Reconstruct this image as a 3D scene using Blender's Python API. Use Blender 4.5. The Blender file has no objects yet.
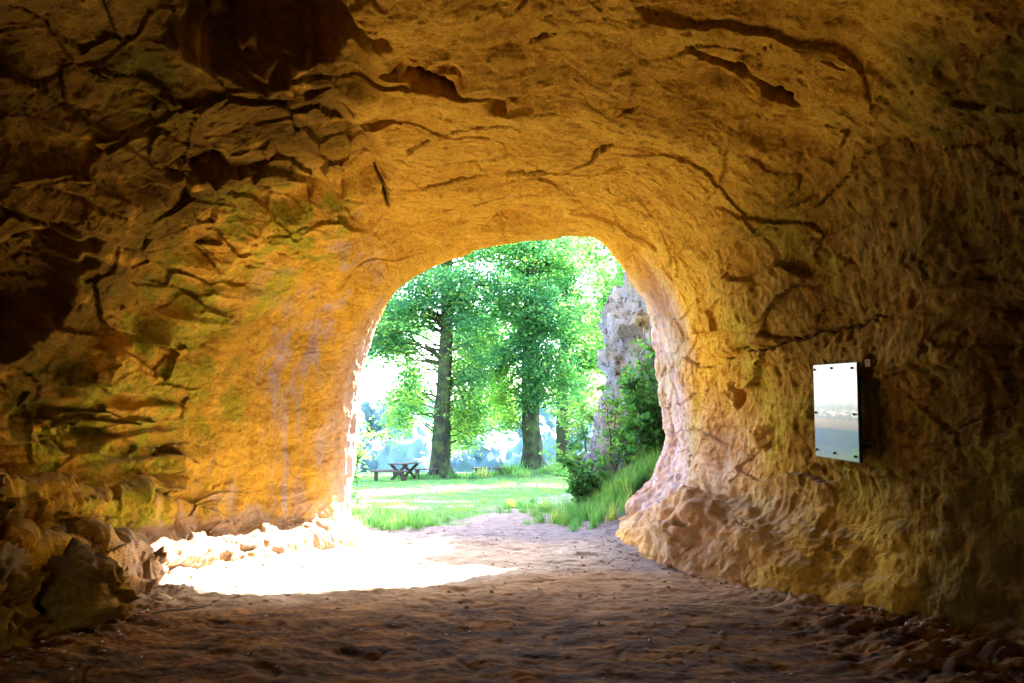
import bpy, bmesh, math, random
import numpy as np
from mathutils import Vector, Matrix

random.seed(7)
rng = np.random.default_rng(11)
C = bpy.data.collections.new("scene")
bpy.context.scene.collection.children.link(C)
F32 = np.float32

# ------------------------------------------------------------------ noise
_perm = np.random.default_rng(3).permutation(256).astype(np.int32)
_perm = np.concatenate([_perm, _perm, _perm])
_g = np.random.default_rng(5).normal(size=(256, 3)).astype(F32)
_g /= np.linalg.norm(_g, axis=1, keepdims=True)
_cellpt = np.random.default_rng(8).random((4096, 3)).astype(F32)
_cellg = np.random.default_rng(9).normal(size=(4096, 3)).astype(F32)
_cello = np.random.default_rng(10).normal(size=4096).astype(F32)

def perlin(p, f=1.0, off=0.0):
    q = (p * np.asarray(f, F32) + F32(off) + F32(512)).astype(F32)
    i = np.floor(q).astype(np.int32)
    d = q - i
    i &= 255
    w = d * d * d * (d * (d * 6 - 15) + 10)
    out = np.zeros(len(q), F32)
    for a in (0, 1):
        wa = w[:, 0] if a else 1 - w[:, 0]
        pa = _perm[i[:, 0] + a]
        for b in (0, 1):
            wb = w[:, 1] if b else 1 - w[:, 1]
            pb = _perm[pa + i[:, 1] + b]
            for c in (0, 1):
                wc = w[:, 2] if c else 1 - w[:, 2]
                g = _g[_perm[pb + i[:, 2] + c]]
                out += wa * wb * wc * ((d[:, 0] - a) * g[:, 0] + (d[:, 1] - b) * g[:, 1] + (d[:, 2] - c) * g[:, 2])
    return out * F32(1.6)

def fbm(p, f, octs, off=0.0, gain=0.5):
    o = np.zeros(len(p), F32); a = 1.0
    f = np.asarray(f, F32)
    for k in range(octs):
        o += a * perlin(p, f * 2.03 ** k, off + 17.3 * k); a *= gain
    return o

def facets(p, f, off=0.0, slope=1.0):
    """broken-stone relief: every Voronoi cell is a tilted plane; returns (height, edge distance)"""
    q = (p * np.asarray(f, F32) + F32(off) + F32(300)).astype(F32)
    i = np.floor(q - F32(.5)).astype(np.int32)
    d1 = np.full(len(q), 9, F32); d2 = np.full(len(q), 9, F32); h = np.zeros(len(q), F32)
    for dx in (0, 1):
        for dy in (0, 1):
            for dz in (0, 1):
                c = i + np.array([dx, dy, dz], np.int32)
                k = (c[:, 0] * 73856 + c[:, 1] * 19349 + c[:, 2] * 83492 + (c[:, 0] * c[:, 1]) % 977) & 4095
                e = q - (c + F32(.14) + F32(.72) * _cellpt[k])
                dd = (e * e).sum(1)
                hh = _cello[k] * F32(.45) + (e * _cellg[k]).sum(1) * F32(.6 * slope)
                n = dd < d1
                d2 = np.where(n, d1, np.minimum(d2, dd))
                h = np.where(n, hh, h)
                d1 = np.where(n, dd, d1)
    return h, np.sqrt(d2) - np.sqrt(d1)

def sst(a, b, x):
    t = np.clip((x - a) / (b - a), 0, 1)
    return t * t * (3 - 2 * t)

# ------------------------------------------------------------------ mesh helpers
def mesh_np(name, v, quads, mat, parent=None, smooth=True, attrs=None, tris=None):
    me = bpy.data.meshes.new(name)
    v = np.ascontiguousarray(v, F32)
    nq = 0 if quads is None else len(quads)
    nt = 0 if tris is None else len(tris)
    me.vertices.add(len(v)); me.vertices.foreach_set('co', v.ravel())
    loops = np.concatenate(([np.asarray(quads, np.int32).ravel()] if nq else []) + ([np.asarray(tris, np.int32).ravel()] if nt else []))
    me.loops.add(len(loops)); me.loops.foreach_set('vertex_index', loops)
    st = np.concatenate([np.arange(nq) * 4, nq * 4 + np.arange(nt) * 3]).astype(np.int32)
    tot = np.concatenate([np.full(nq, 4), np.full(nt, 3)]).astype(np.int32)
    me.polygons.add(nq + nt)
    me.polygons.foreach_set('loop_start', st); me.polygons.foreach_set('loop_total', tot)
    me.polygons.foreach_set('use_smooth', np.full(nq + nt, smooth))
    for k, a in (attrs or {}).items():
        if a.ndim == 1:
            at_ = me.attributes.new(k, 'FLOAT', 'POINT'); at_.data.foreach_set('value', np.ascontiguousarray(a, F32))
        else:
            at_ = me.attributes.new(k, 'FLOAT_COLOR', 'POINT'); at_.data.foreach_set('color', np.ascontiguousarray(a, F32).ravel())
    me.update()
    if mat: me.materials.append(mat)
    o = bpy.data.objects.new(name, me); C.objects.link(o)
    if parent: o.parent = parent
    return o

def grid_quads(nv, nu):
    i = np.arange(nv - 1)[:, None] * nu + np.arange(nu - 1)[None]
    i = i.ravel()
    return np.stack([i, i + 1, i + nu + 1, i + nu], 1)

def bm_obj(name, bm, mat, parent=None, smooth=False):
    me = bpy.data.meshes.new(name); bm.to_mesh(me); bm.free()
    if smooth:
        for p in me.polygons: p.use_smooth = True
    me.materials.append(mat)
    o = bpy.data.objects.new(name, me); C.objects.link(o)
    if parent: o.parent = parent
    return o

def bm_box(bm, sx, sy, sz, loc=(0, 0, 0), rot=None, bevel=0.0):
    m = Matrix.Translation(loc) @ (rot if rot else Matrix.Identity(4)) @ Matrix.Diagonal((sx, sy, sz, 1))
    r = bmesh.ops.create_cube(bm, size=1, matrix=m)
    if bevel:
        es = list({e for v in r['verts'] for e in v.link_edges})
        bmesh.ops.bevel(bm, geom=es, offset=bevel, segments=2, affect='EDGES')

def tag(o, label=None, cat=None, group=None, kind=None):
    if label: o['label'] = label
    if cat: o['category'] = cat
    if group: o['group'] = group
    if kind: o['kind'] = kind
    return o

def empty(name, loc, rz=0.0):
    o = bpy.data.objects.new(name, None); C.objects.link(o)
    o.location = loc; o.rotation_euler = (0, 0, rz); o.empty_display_size = .2
    return o

# ------------------------------------------------------------------ materials
class NT:
    def __init__(s, name):
        s.m = bpy.data.materials.new(name); s.m.use_nodes = True
        s.t = s.m.node_tree; s.t.nodes.clear()
        s.out = s.n('ShaderNodeOutputMaterial')
    def n(s, typ, **kw):
        nd = s.t.nodes.new(typ)
        for k, v in kw.items():
            if k == 'inp':
                for kk, vv in v.items():
                    if hasattr(vv, 'is_linked') : s.t.links.new(vv, nd.inputs[kk])
                    else: nd.inputs[kk].default_value = vv
            else: setattr(nd, k, v)
        return nd
    def noise(s, vec, scale, detail=5, rough=.55, dist=0.0):
        return s.n('ShaderNodeTexNoise', inp={'Vector': vec, 'Scale': scale, 'Detail': detail, 'Roughness': rough, 'Distortion': dist}).outputs['Fac']
    def mapping(s, vec, scale):
        return s.n('ShaderNodeMapping', inp={'Vector': vec, 'Scale': scale}).outputs[0]
    def ramp(s, fac, stops):
        r = s.n('ShaderNodeValToRGB', inp={'Fac': fac}); e = r.color_ramp.elements
        while len(e) < len(stops): e.new(.5)
        for el, (p, c) in zip(e, stops):
            el.position = p; el.color = (*c, 1) if len(c) == 3 else c
        return r.outputs['Color']
    def mix(s, fac, a, b, mode='MIX'):
        nd = s.n('ShaderNodeMix', data_type='RGBA', blend_type=mode)
        for idx, v in ((0, fac), (6, a), (7, b)):
            if hasattr(v, 'is_linked'): s.t.links.new(v, nd.inputs[idx])
            else: nd.inputs[idx].default_value = v if idx == 0 else (*v, 1)
        return nd.outputs[2]
    def math(s, op, a, b=0.0, clamp=False):
        nd = s.n('ShaderNodeMath', operation=op, use_clamp=clamp)
        for i, v in ((0, a), (1, b)):
            if hasattr(v, 'is_linked'): s.t.links.new(v, nd.inputs[i])
            else: nd.inputs[i].default_value = v
        return nd.outputs[0]
    def mrange(s, v, a, b, c=0.0, d=1.0):
        nd = s.n('ShaderNodeMapRange', inp={0: v, 1: a, 2: b, 3: c, 4: d}); return nd.outputs[0]
    def attr(s, name):
        return s.n('ShaderNodeAttribute', attribute_name=name)
    def bump(s, h, strength=.4, dist=.02, normal=None):
        inp = {'Height': h, 'Strength': strength, 'Distance': dist}
        if normal is not None: inp['Normal'] = normal
        return s.n('ShaderNodeBump', inp=inp).outputs[0]
    def bsdf(s, color, rough=.85, normal=None, spec=.3, **kw):
        b = s.n('ShaderNodeBsdfPrincipled')
        for k, v in dict({'Base Color': color, 'Roughness': rough, 'Specular IOR Level': spec}, **kw).items():
            if hasattr(v, 'is_linked'): s.t.links.new(v, b.inputs[k])
            else: b.inputs[k].default_value = (*v, 1) if isinstance(v, tuple) and len(v) == 3 else v
        if normal is not None: s.t.links.new(normal, b.inputs['Normal'])
        s.t.links.new(b.outputs[0], s.out.inputs[0]); return b
    def pos(s): return s.n('ShaderNodeNewGeometry').outputs['Position']
    def objc(s): return s.n('ShaderNodeTexCoord').outputs['Object']

def mat_rock(name='cave_sandstone', outside=False):
    s = NT(name); P = s.pos()
    n1 = s.noise(P, 1.3, 6, .6, .6)
    n2 = s.noise(s.mapping(P, (3, 3, 7)), 1.6, 8, .65, .8)
    n3 = s.noise(P, 22, 8, .7)
    n4 = s.noise(s.mapping(P, (9, 9, 1.6)), 1.4, 6, .6, .4)
    n5 = s.noise(P, 75, 4, .7); n6 = s.noise(s.mapping(P, (6, 8, 15)), 1.5, 8, .72, 1.2)
    ochre = s.ramp(n1, [(.25, (.58, .275, .018)), (.45, (.70, .37, .027)), (.6, (.77, .43, .040)), (.8, (.65, .30, .018))])
    col = s.mix(s.mrange(n2, .42, .66), ochre, (.79, .475, .055))
    col = s.mix(s.math('MULTIPLY', s.mrange(n2, .44, .27), .7), col, (.30, .125, .022))
    col = s.mix(s.math('MULTIPLY', s.mrange(n3, .5, .3), .6), col, (.17, .08, .025))
    col = s.mix(s.math('MULTIPLY', s.mrange(n6, .40, .31), .8), col, (.13, .055, .012))
    col = s.mix(s.math('MULTIPLY', s.mrange(n5, .5, .34), .55), col, (.16, .07, .015))
    col = s.mix(s.math('MULTIPLY', s.mrange(n5, .56, .70), .45), col, (.84, .54, .11))
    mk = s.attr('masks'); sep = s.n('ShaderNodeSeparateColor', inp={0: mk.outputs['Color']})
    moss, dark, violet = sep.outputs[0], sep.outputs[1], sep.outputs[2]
    mk2 = s.attr('masks2'); sep2 = s.n('ShaderNodeSeparateColor', inp={0: mk2.outputs['Color']})
    streak, cav, ledge = sep2.outputs[0], sep2.outputs[1], sep2.outputs[2]
    # weathered vertical streaks on the side walls
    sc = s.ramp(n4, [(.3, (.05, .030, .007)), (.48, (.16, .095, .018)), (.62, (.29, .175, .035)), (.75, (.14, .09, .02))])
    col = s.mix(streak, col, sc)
    vcol = s.ramp(s.noise(s.mapping(P, (5, 5, 1.5)), 1.5, 6, .6, .3), [(.3, (.30, .20, .18)), (.5, (.45, .35, .36)), (.7, (.55, .50, .56))])
    col = s.mix(s.math('MULTIPLY', violet, s.mrange(n2, .3, .55, .45, 1)), col, vcol)
    mcol = s.ramp(n3, [(.3, (.13, .15, .010)), (.55, (.38, .38, .022)), (.75, (.54, .48, .045))])
    col = s.mix(s.math('MULTIPLY', moss, s.mrange(n2, .22, .6, .1, .9)), col, mcol)
    col = s.mix(s.math('MULTIPLY', dark, s.mrange(n1, .2, .65, 1, .72)), col, s.mix(n3, (.018, .009, .002), (.080, .041, .009)))  # dark mask: cave shade painted into the rock colour
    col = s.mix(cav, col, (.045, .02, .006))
    col = s.mix(ledge, col, s.mix(n3, (.20, .14, .09), (.36, .27, .20)))
    h = s.math('ADD', s.math('ADD', s.math('MULTIPLY', n3, .8), s.math('MULTIPLY', n5, .35)), s.math('MULTIPLY', n6, .8))
    s.bsdf(col, s.mrange(n3, .3, .7, .95, .75), s.bump(h, .9, .03), spec=.03)
    return s.m

def mat_cliff():
    s = NT('pale_limestone'); P = s.pos()
    n1 = s.noise(s.mapping(P, (1, 1, .5)), 1.1, 6, .6, .8); n2 = s.noise(P, 6, 8, .65, .5); n3 = s.noise(P, 30, 6, .7)
    col = s.ramp(n1, [(.3, (.095, .125, .18)), (.5, (.17, .22, .31)), (.7, (.26, .31, .42))])
    col = s.mix(s.mrange(n2, .47, .36), col, (.03, .036, .045))
    col = s.mix(s.math('MULTIPLY', s.mrange(n2, .56, .7), .5), col, (.20, .19, .17))
    s.bsdf(col, .9, s.bump(s.math('ADD', n2, s.math('MULTIPLY', n3, .5)), 1.0, .14), spec=.1)
    return s.m

def mat_ground():
    s = NT('sand_and_turf'); P = s.pos()
    n1 = s.noise(P, .9, 5, .6, .5); n2 = s.noise(P, 5, 8, .65, .3); n3 = s.noise(P, 38, 6, .7); n4 = s.noise(s.mapping(P, (1, 2.2, 1)), 2.4, 6, .6, .6)
    sand = s.ramp(n4, [(.28, (.15, .08, .035)), (.5, (.31, .18, .085)), (.72, (.42, .27, .14))])
    sand = s.mix(s.math('MULTIPLY', s.mrange(n3, .48, .3), .5), sand, (.09, .045, .02))
    sep = s.n('ShaderNodeSeparateColor', inp={0: s.attr('masks').outputs['Color']})
    xyz = s.n('ShaderNodeSeparateXYZ', inp={0: P}); sx, sy = xyz.outputs[0], xyz.outputs[1]
    sand = s.mix(s.mrange(s.math('SUBTRACT', s.math('ADD', sy, s.math('MULTIPLY', s.math('SUBTRACT', n1, .5), 1.5)), s.math('MULTIPLY', s.math('MAXIMUM', s.math('ADD', sx, 2.2), 0.0), .55)), 6.2, 7.2), sand, s.ramp(n4, [(.28, (.24, .18, .13)), (.5, (.38, .31, .24)), (.72, (.47, .40, .33))]))  # sand under the sun patch painted paler to look brighter
    near_dark = s.mrange(s.math('ADD', sy, s.math('MULTIPLY', s.math('SUBTRACT', n1, .5), 2.4)), 7.3, 5.9)  # floor darkens toward the camera, light falloff put into its colour
    sand = s.mix(near_dark, sand, s.ramp(n4, [(.30, (.018, .006, .0008)), (.48, (.072, .026, .002)), (.66, (.19, .076, .007))]))
    grass, grey, far = sep.outputs[0], sep.outputs[1], sep.outputs[2]
    pcol = s.ramp(n2, [(.3, (.085, .070, .075)), (.5, (.145, .126, .138)), (.72, (.21, .185, .20))])
    col = s.mix(grey, sand, pcol)
    gcol = s.ramp(n2, [(.3, (.025, .06, .03)), (.5, (.05, .11, .05)), (.7, (.12, .15, .10))])
    col = s.mix(grass, col, gcol)
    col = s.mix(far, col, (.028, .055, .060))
    h = s.math('ADD', n2, s.math('MULTIPLY', n3, .5))
    s.bsdf(col, .95, s.bump(h, .5, .03), spec=.15)
    return s.m

def mat_leaf(name, stops, trans=.45, tint=(1.25, 1.25, .5)):
    s = NT(name)
    r = s.attr('rnd').outputs['Fac']
    col = s.ramp(r, stops)
    P = s.pos()
    col = s.mix(s.mrange(s.noise(P, .6, 3), .35, .65, 0, .35), col, s.mix(1, col, (1.5, 1.35, .55), 'MULTIPLY'))
    d = s.n('ShaderNodeBsdfPrincipled', inp={'Base Color': col, 'Roughness': .55, 'Specular IOR Level': .3})
    t = s.n('ShaderNodeBsdfTranslucent', inp={'Color': s.mix(1, col, tuple(2 * c for c in tint), 'MULTIPLY')})
    mx = s.n('ShaderNodeMixShader', inp={0: trans}); s.t.links.new(d.outputs[0], mx.inputs[1]); s.t.links.new(t.outputs[0], mx.inputs[2])
    s.t.links.new(mx.outputs[0], s.out.inputs[0])
    return s.m

def mat_bark(name, a, b, moss=.0):
    s = NT(name); P = s.pos()
    n = s.noise(s.mapping(P, (6, 6, 1.2)), 1.6, 7, .65, .4); n2 = s.noise(P, 2.2, 5, .6)
    col = s.mix(s.mrange(n, .35, .65), a, b)
    if moss: col = s.mix(s.math('MULTIPLY', s.mrange(n2, .42, .6), moss), col, (.06, .10, .03))
    s.bsdf(col, .9, s.bump(n, .9, .05), spec=.2)
    return s.m

def mat_plain(name, a, b, scale=(3, 3, 3), rough=.7, bump=.3, spec=.3, **kw):
    s = NT(name); n = s.noise(s.mapping(s.objc(), scale), 4, 7, .65, .4)
    s.bsdf(s.mix(s.mrange(n, .3, .7), a, b), rough, s.bump(n, bump, .01), spec=spec, **kw)
    return s.m

M_rock = mat_rock()
M_cliff = mat_cliff()
M_ground = mat_ground()
M_shade = mat_leaf('beech_leaf', [(0, (.024, .10, .065)), (.5, (.055, .18, .105)), (.8, (.11, .25, .10)), (1, (.20, .32, .075))], .5, (1.1, 1.2, .65))  # blue-green of shaded crowns; yellow end paints the backlit low sprays
M_ivy = mat_leaf('ivy_leaf', [(0, (.02, .08, .045)), (.5, (.04, .135, .07)), (1, (.07, .19, .08))])
M_light = mat_leaf('lime_leaf', [(0, (.04, .13, .060)), (.5, (.075, .20, .085)), (1, (.14, .26, .085))], .45, (1.1, 1.25, .65))  # paler green for the sunlit trees, light put into the colour
M_bush = mat_leaf('shrub_leaf', [(0, (.018, .075, .038)), (.5, (.042, .155, .068)), (1, (.09, .22, .075))], .4)
M_grass = mat_leaf('grass_blade', [(0, (.028, .105, .050)), (.45, (.06, .175, .08)), (.8, (.11, .22, .09)), (1, (.32, .28, .14))], .4)
M_haze = mat_leaf('hazy_leaf', [(0, (.050, .095, .125)), (.5, (.065, .120, .145)), (1, (.085, .150, .150))], .10, (1, 1, .9))  # distance haze put into the leaf colour
M_bark = mat_bark('mossy_bark', (.006, .010, .009), (.020, .028, .024), .5)
M_bark2 = mat_bark('grey_bark', (.018, .02, .017), (.05, .052, .042), .4)
M_stem = mat_bark('stem_bark', (.04, .03, .02), (.10, .08, .05))

# ------------------------------------------------------------------ cave shell
# each row: depth, then 19 (x, z) points from the left foot over the vault to the right foot
ROWS = [
 (-6.0, [(-1.2,-.5),(-1.2,0),(-1.2,.4),(-1.2,.6),(-1.2,.8),(-1.2,1),(-1.1,1.3),(-1,1.6),(-.8,1.9),(-.4,2.2),(0,2.3),(.4,2.2),(.8,1.9),(1,1.6),(1.1,1.3),(1.2,1),(1.2,.5),(1.2,0),(1.2,-.5)]),
 (-3.5, [(-3.2,-.5),(-3.2,0),(-3.4,.6),(-3.6,.8),(-3.7,1.2),(-3.8,1.5),(-3.7,2.2),(-3.4,2.9),(-2.8,3.7),(-1.6,4.3),(0,4.5),(1.4,4.3),(2.4,3.7),(2.9,2.9),(3.1,2.2),(3.2,1.3),(3.2,.6),(3.1,0),(3.1,-.5)]),
 (0.0,  [(-4.2,-.5),(-4.2,0),(-4.4,.7),(-5.0,.9),(-5.1,1.3),(-5.5,1.5),(-5.6,2.3),(-5.2,3.2),(-4.3,4.4),(-2.2,5.2),(0,5.3),(2.0,5.0),(3.5,4.3),(4.1,3.3),(4.2,2.3),(4.2,1.3),(4.15,.6),(4.1,0),(4.1,-.5)]),
 (3.0,  [(-4.0,-.5),(-4.1,0),(-4.35,.7),(-5.0,.85),(-5.1,1.3),(-5.6,1.45),(-5.7,2.2),(-5.3,3.1),(-4.4,4.2),(-2.2,5.15),(0,5.2),(2.0,4.9),(3.4,4.2),(4.1,3.3),(4.3,2.3),(4.3,1.3),(4.25,.6),(4.2,0),(4.15,-.5)]),
 (4.5,  [(-3.9,-.5),(-3.95,0),(-4.2,.7),(-4.9,.85),(-5.0,1.3),(-5.5,1.4),(-5.6,2.1),(-5.2,3.0),(-4.3,4.1),(-2.2,5.05),(0,5.1),(1.9,4.8),(3.2,4.1),(3.8,3.2),(4.0,2.3),(4.0,1.3),(3.95,.6),(3.85,0),(3.8,-.5)]),
 (5.5,  [(-3.75,-.5),(-3.8,0),(-4.0,.62),(-4.65,.75),(-4.72,1.15),(-5.2,1.3),(-5.3,1.9),(-4.9,2.8),(-4.0,3.9),(-2.2,4.85),(0,4.95),(1.8,4.65),(2.9,3.9),(3.45,3.0),(3.6,2.2),(3.62,1.3),(3.6,.6),(3.5,0),(3.45,-.5)]),
 (6.5,  [(-3.5,-.5),(-3.62,0),(-3.84,.52),(-4.35,.62),(-4.42,.98),(-4.75,1.12),(-4.85,1.8),(-4.5,2.7),(-3.7,3.7),(-2.0,4.65),(0,4.8),(1.6,4.5),(2.6,3.8),(3.05,3.0),(3.2,2.2),(3.22,.85),(2.98,.55),(2.75,0),(2.6,-.5)]),
 (7.5,  [(-3.3,-.5),(-3.42,0),(-3.66,.40),(-4.05,.5),(-4.1,.8),(-4.3,.9),(-4.4,1.6),(-4.15,2.5),(-3.4,3.5),(-1.8,4.5),(.1,4.7),(1.5,4.4),(2.35,3.7),(2.75,2.9),(2.85,2.2),(2.82,.86),(2.42,.66),(2.1,0),(1.95,-.5)]),
 (8.5,  [(-2.95,-.5),(-3.08,0),(-3.35,.30),(-3.7,.38),(-3.8,.62),(-3.87,.8),(-3.9,1.5),(-3.65,2.4),(-3.0,3.35),(-1.5,4.45),(.2,4.66),(1.45,4.4),(2.2,3.7),(2.6,2.9),(2.7,2.2),(2.62,.82),(2.2,.68),(1.75,0),(1.6,-.5)]),
 (9.5,  [(-2.6,-.5),(-2.72,0),(-2.92,.22),(-3.12,.32),(-3.22,.55),(-3.26,.9),(-3.22,1.5),(-3.05,2.35),(-2.5,3.25),(-1.3,4.32),(.35,4.62),(1.4,4.42),(2.1,3.72),(2.46,2.85),(2.55,2.1),(2.52,.74),(2.05,.58),(1.6,.02),(1.45,-.5)]),
 (10.4, [(-2.0,-.5),(-2.12,0),(-2.26,.2),(-2.40,.32),(-2.43,.6),(-2.40,1.0),(-2.36,1.7),(-2.29,2.5),(-2.07,3.27),(-1.33,4.08),(.3,4.54),(1.28,4.56),(1.9,3.8),(2.37,2.95),(2.56,2.1),(2.52,.64),(2.02,.40),(1.6,.05),(1.45,-.5)]),
 (11.2, [(-3.0,-.5),(-3.05,0),(-3.08,.2),(-3.1,.4),(-3.1,.7),(-3.05,1.0),(-3.05,1.7),(-3.0,2.5),(-2.9,3.5),(-1.7,4.6),(.4,4.9),(1.75,4.85),(2.25,3.98),(2.52,3.02),(2.62,2.1),(2.62,1.05),(2.35,.55),(1.75,.08),(1.6,-.5)]),
 (11.9, [(-3.4,-.5),(-3.5,0),(-3.5,.2),(-3.6,.4),(-3.6,.7),(-3.6,1.0),(-3.6,1.9),(-3.5,3.0),(-3.2,4.5),(-2,5.6),(.4,6.0),(2.2,5.8),(2.8,4.6),(2.95,3.2),(3.0,2.2),(3.0,1.4),(2.9,1.1),(2.7,.6),(2.6,-.5)]),
 (12.4, [(-6,-.8),(-6,0),(-6,.3),(-6,.6),(-6,1),(-6,1.5),(-6,3),(-6,5),(-5.5,7),(-3,9),(.4,9.2),(4,9),(5.5,7),(6,5),(6,3),(6,2),(6,1.4),(6,.6),(6,-.8)]),
 (13.0, [(-16,-2),(-16,0),(-16,.5),(-16,1),(-16,2),(-16,3),(-16,6),(-16,9),(-14,12),(-8,13.5),(.4,14),(8,13.5),(14,12),(16,9),(16,6),(16,4),(16,2),(16,1),(16,-2)]),
]
ctrl = np.array([[(x, y, z) for x, z in pts] for y, pts in ROWS], np.float64)
YR = np.array([r[0] for r in ROWS])

def hermite(P, t, ts):
    d = np.diff(t)
    s = np.diff(P, axis=0) / d.reshape(-1, *([1] * (P.ndim - 1)))
    m = np.empty_like(P); m[0] = s[0]; m[-1] = s[-1]
    w = (d[1:] / (d[1:] + d[:-1])).reshape(-1, *([1] * (P.ndim - 1)))
    m[1:-1] = s[:-1] * w + s[1:] * (1 - w)
    i = np.clip(np.searchsorted(t, ts, side='right') - 1, 0, len(t) - 2)
    sh = (-1, *([1] * (P.ndim - 1)))
    h = d[i].reshape(sh); x = ((ts - t[i]) / d[i]).reshape(sh)
    return ((2*x**3-3*x**2+1)*P[i] + (x**3-2*x**2+x)*h*m[i] + (-2*x**3+3*x**2)*P[i+1] + (x**3-x**2)*h*m[i+1])

def build_cave(cracks, recesses):
    nu = 1050
    uk = np.concatenate([[0], np.cumsum(np.linalg.norm(np.diff(ctrl[4:11], axis=1), axis=2).mean(0))])
    us = np.linspace(0, uk[-1], nu)
    vs = np.concatenate([np.linspace(-6, 3.6, 60)[:-1], np.linspace(3.6, 11.5, 680)[:-1], np.linspace(11.5, 13.0, 50)])
    A = hermite(np.swapaxes(ctrl, 0, 1), uk, us)          # (nu, R, 3)
    B = hermite(np.swapaxes(A, 0, 1), YR, vs)             # (nv, nu, 3)
    nv = len(vs)
    du = np.gradient(B, axis=1); dv = np.gradient(B, axis=0)
    N = np.cross(du, dv); N /= np.linalg.norm(N, axis=2, keepdims=True) + 1e-9
    P = B.reshape(-1, 3).astype(F32); N = N.reshape(-1, 3).astype(F32)
    # make normals point into the void
    ctr = np.stack([np.zeros(len(P)), P[:, 1], np.full(len(P), 2.0)], 1)
    flip = ((ctr - P) * N).sum(1); 
    if (flip > 0).mean() < .5: N = -N
    X, Y, Z = P[:, 0], P[:, 1], P[:, 2]
    ceil = sst(2.9, 4.0, Z)
    left = sst(-.9, -2.3, X) * sst(8.9, 7.7, Y)
    leftlow = sst(-2, -3, X) * sst(1.6, 1.0, Z)
    right = sst(1.9, 2.9, X - .25 * np.maximum(0, 7 - Y))
    rlow = sst(1.3, 1.9, X) * sst(1.25, .65, Z)
    mouth = sst(9.6, 10.3, Y)
    jamb = sst(8.0, 9.0, Y) * sst(-1.5, -2.4, X)
    W = P + .13 * np.stack([perlin(P, 1.3, 3), perlin(P, 1.3, 41), perlin(P, 1.3, 77)], 1)
    d = .20 * fbm(P, .55, 3, 5) * (1 - .8 * mouth)
    h1, e1 = facets(W, (.7, .7, 2.3), 2.2)
    h2, e2 = facets(W, (1.9, 1.9, 5.2), 31.1)
    W2 = P + .05 * np.stack([perlin(P, 6, 13), perlin(P, 6, 61), perlin(P, 6, 97)], 1)
    h3, e3 = facets(W2, (7, 7, 13), 60.7)
    patch = sst(-.35, .35, fbm(P, .8, 3, 23))
    crag = np.clip(.13 + (.30 + .55 * patch) * left + .16 * ceil * patch * patch + .34 * leftlow * sst(9.2, 7.8, Y) - .10 * right - .35 * jamb * (1 - leftlow), .05, 1.1) * (1 - .6 * mouth)
    d += crag * (.13 * h1 + .075 * h2) + (.07 + .5 * crag) * .018 * h3 * (.3 + .9 * sst(-.2, .35, fbm(P, 1.1, 3, 27)))
    # exfoliating flakes of the vault: shallow steps along the beds
    fl = fbm(P, (.75, 1.5, 1.5), 4, 131, .55) * 5
    fi = np.floor(fl); ff = fl - fi
    d += .014 * (fi + sst(.84, 1.0, ff) + .3 * ff) * (.35 + .65 * ceil) * (1 - .7 * right) * (1 - .6 * mouth)
    hs_, es_ = facets(P + .22 * np.stack([perlin(P, .8, 211), perlin(P, .8, 213), perlin(P, .8, 217)], 1), (.62, .95, .62), 91.3)
    d += .036 * hs_ * ceil * (1 - .75 * mouth)
    # the undercut hollow of the left half, behind a lip
    wob = .30 * perlin(P, .9, 311) + .12 * perlin(P, 2.6, 313)
    alc = sst(-1.30, -1.62, X + wob) * sst(8.0, 7.55, Y + 1.4 * wob - .25 * (X + 3)) * sst(1.5, 2.0, Z + wob)
    d -= .30 * alc
    # bedding planes
    zz = Z + .18 * X * 0 + .25 * perlin(P, .5, 55) + .05 * perlin(P, 2.3, 65)
    saw = (zz * 3.1) % 1.0
    bed = np.where(saw < .82, saw / .82, (1 - saw) / .18)
    d += left * (1 - ceil * .6) * .07 * (bed - .5) * sst(-.15, .4, perlin(P, .9, 88))
    # vertical scouring of the right wall
    st = fbm(P, (8.5, 8.5, 1.9), 4, 9, .62)
    d += right * (1 - rlow) * (.007 * st + .008 * h3 + .018 * h2 * (.4 + .6 * patch) + .05 * h1) + jamb * .02 * fbm(P, (6, 6, .9), 4, 19)
    rb = np.abs(fbm(P, (1.5, 1.5, 1.9), 4, 71, .45))
    d += (rlow * (.35 + .65 * sst(6.8, 8.0, Y)) + .10 * right * sst(.2, 1.2, 2 - Z) + .3 * leftlow + .22 * leftlow * sst(.75, .4, Z)) * (.20 * (rb - .22))
    lipz = Z + .12 * perlin(P, 1.4, 411) + .04 * perlin(P, 4.5, 413)
    d += .10 * sst(2.1, 2.5, X) * sst(2.50, 2.62, lipz) * sst(3.7, 2.9, lipz) * sst(9.4, 8.6, Y)
    # pits
    pit = sst(.38, .62, fbm(P, 2.7, 3, 101)) * (.4 + .6 * right + .3 * left)
    d -= .035 * pit
    d += .010 * fbm(P, 12, 4, 121, .72) * (.7 + .5 * right + .4 * left)
    # named hollows
    cav = np.zeros(len(P), F32)
    for (cx, cy, cz, rx, ry, rz, dep) in recesses:
        q = ((X - cx) / rx) ** 2 + ((Y - cy) / ry) ** 2 + ((Z - cz) / rz) ** 2
        q = q + .55 * perlin(P, 2.1, 151) + .25 * perlin(P, 6, 157)
        km = sst(1.05, .35, q)
        d -= km * (dep - .07 * h2 - .03 * h3)
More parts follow.
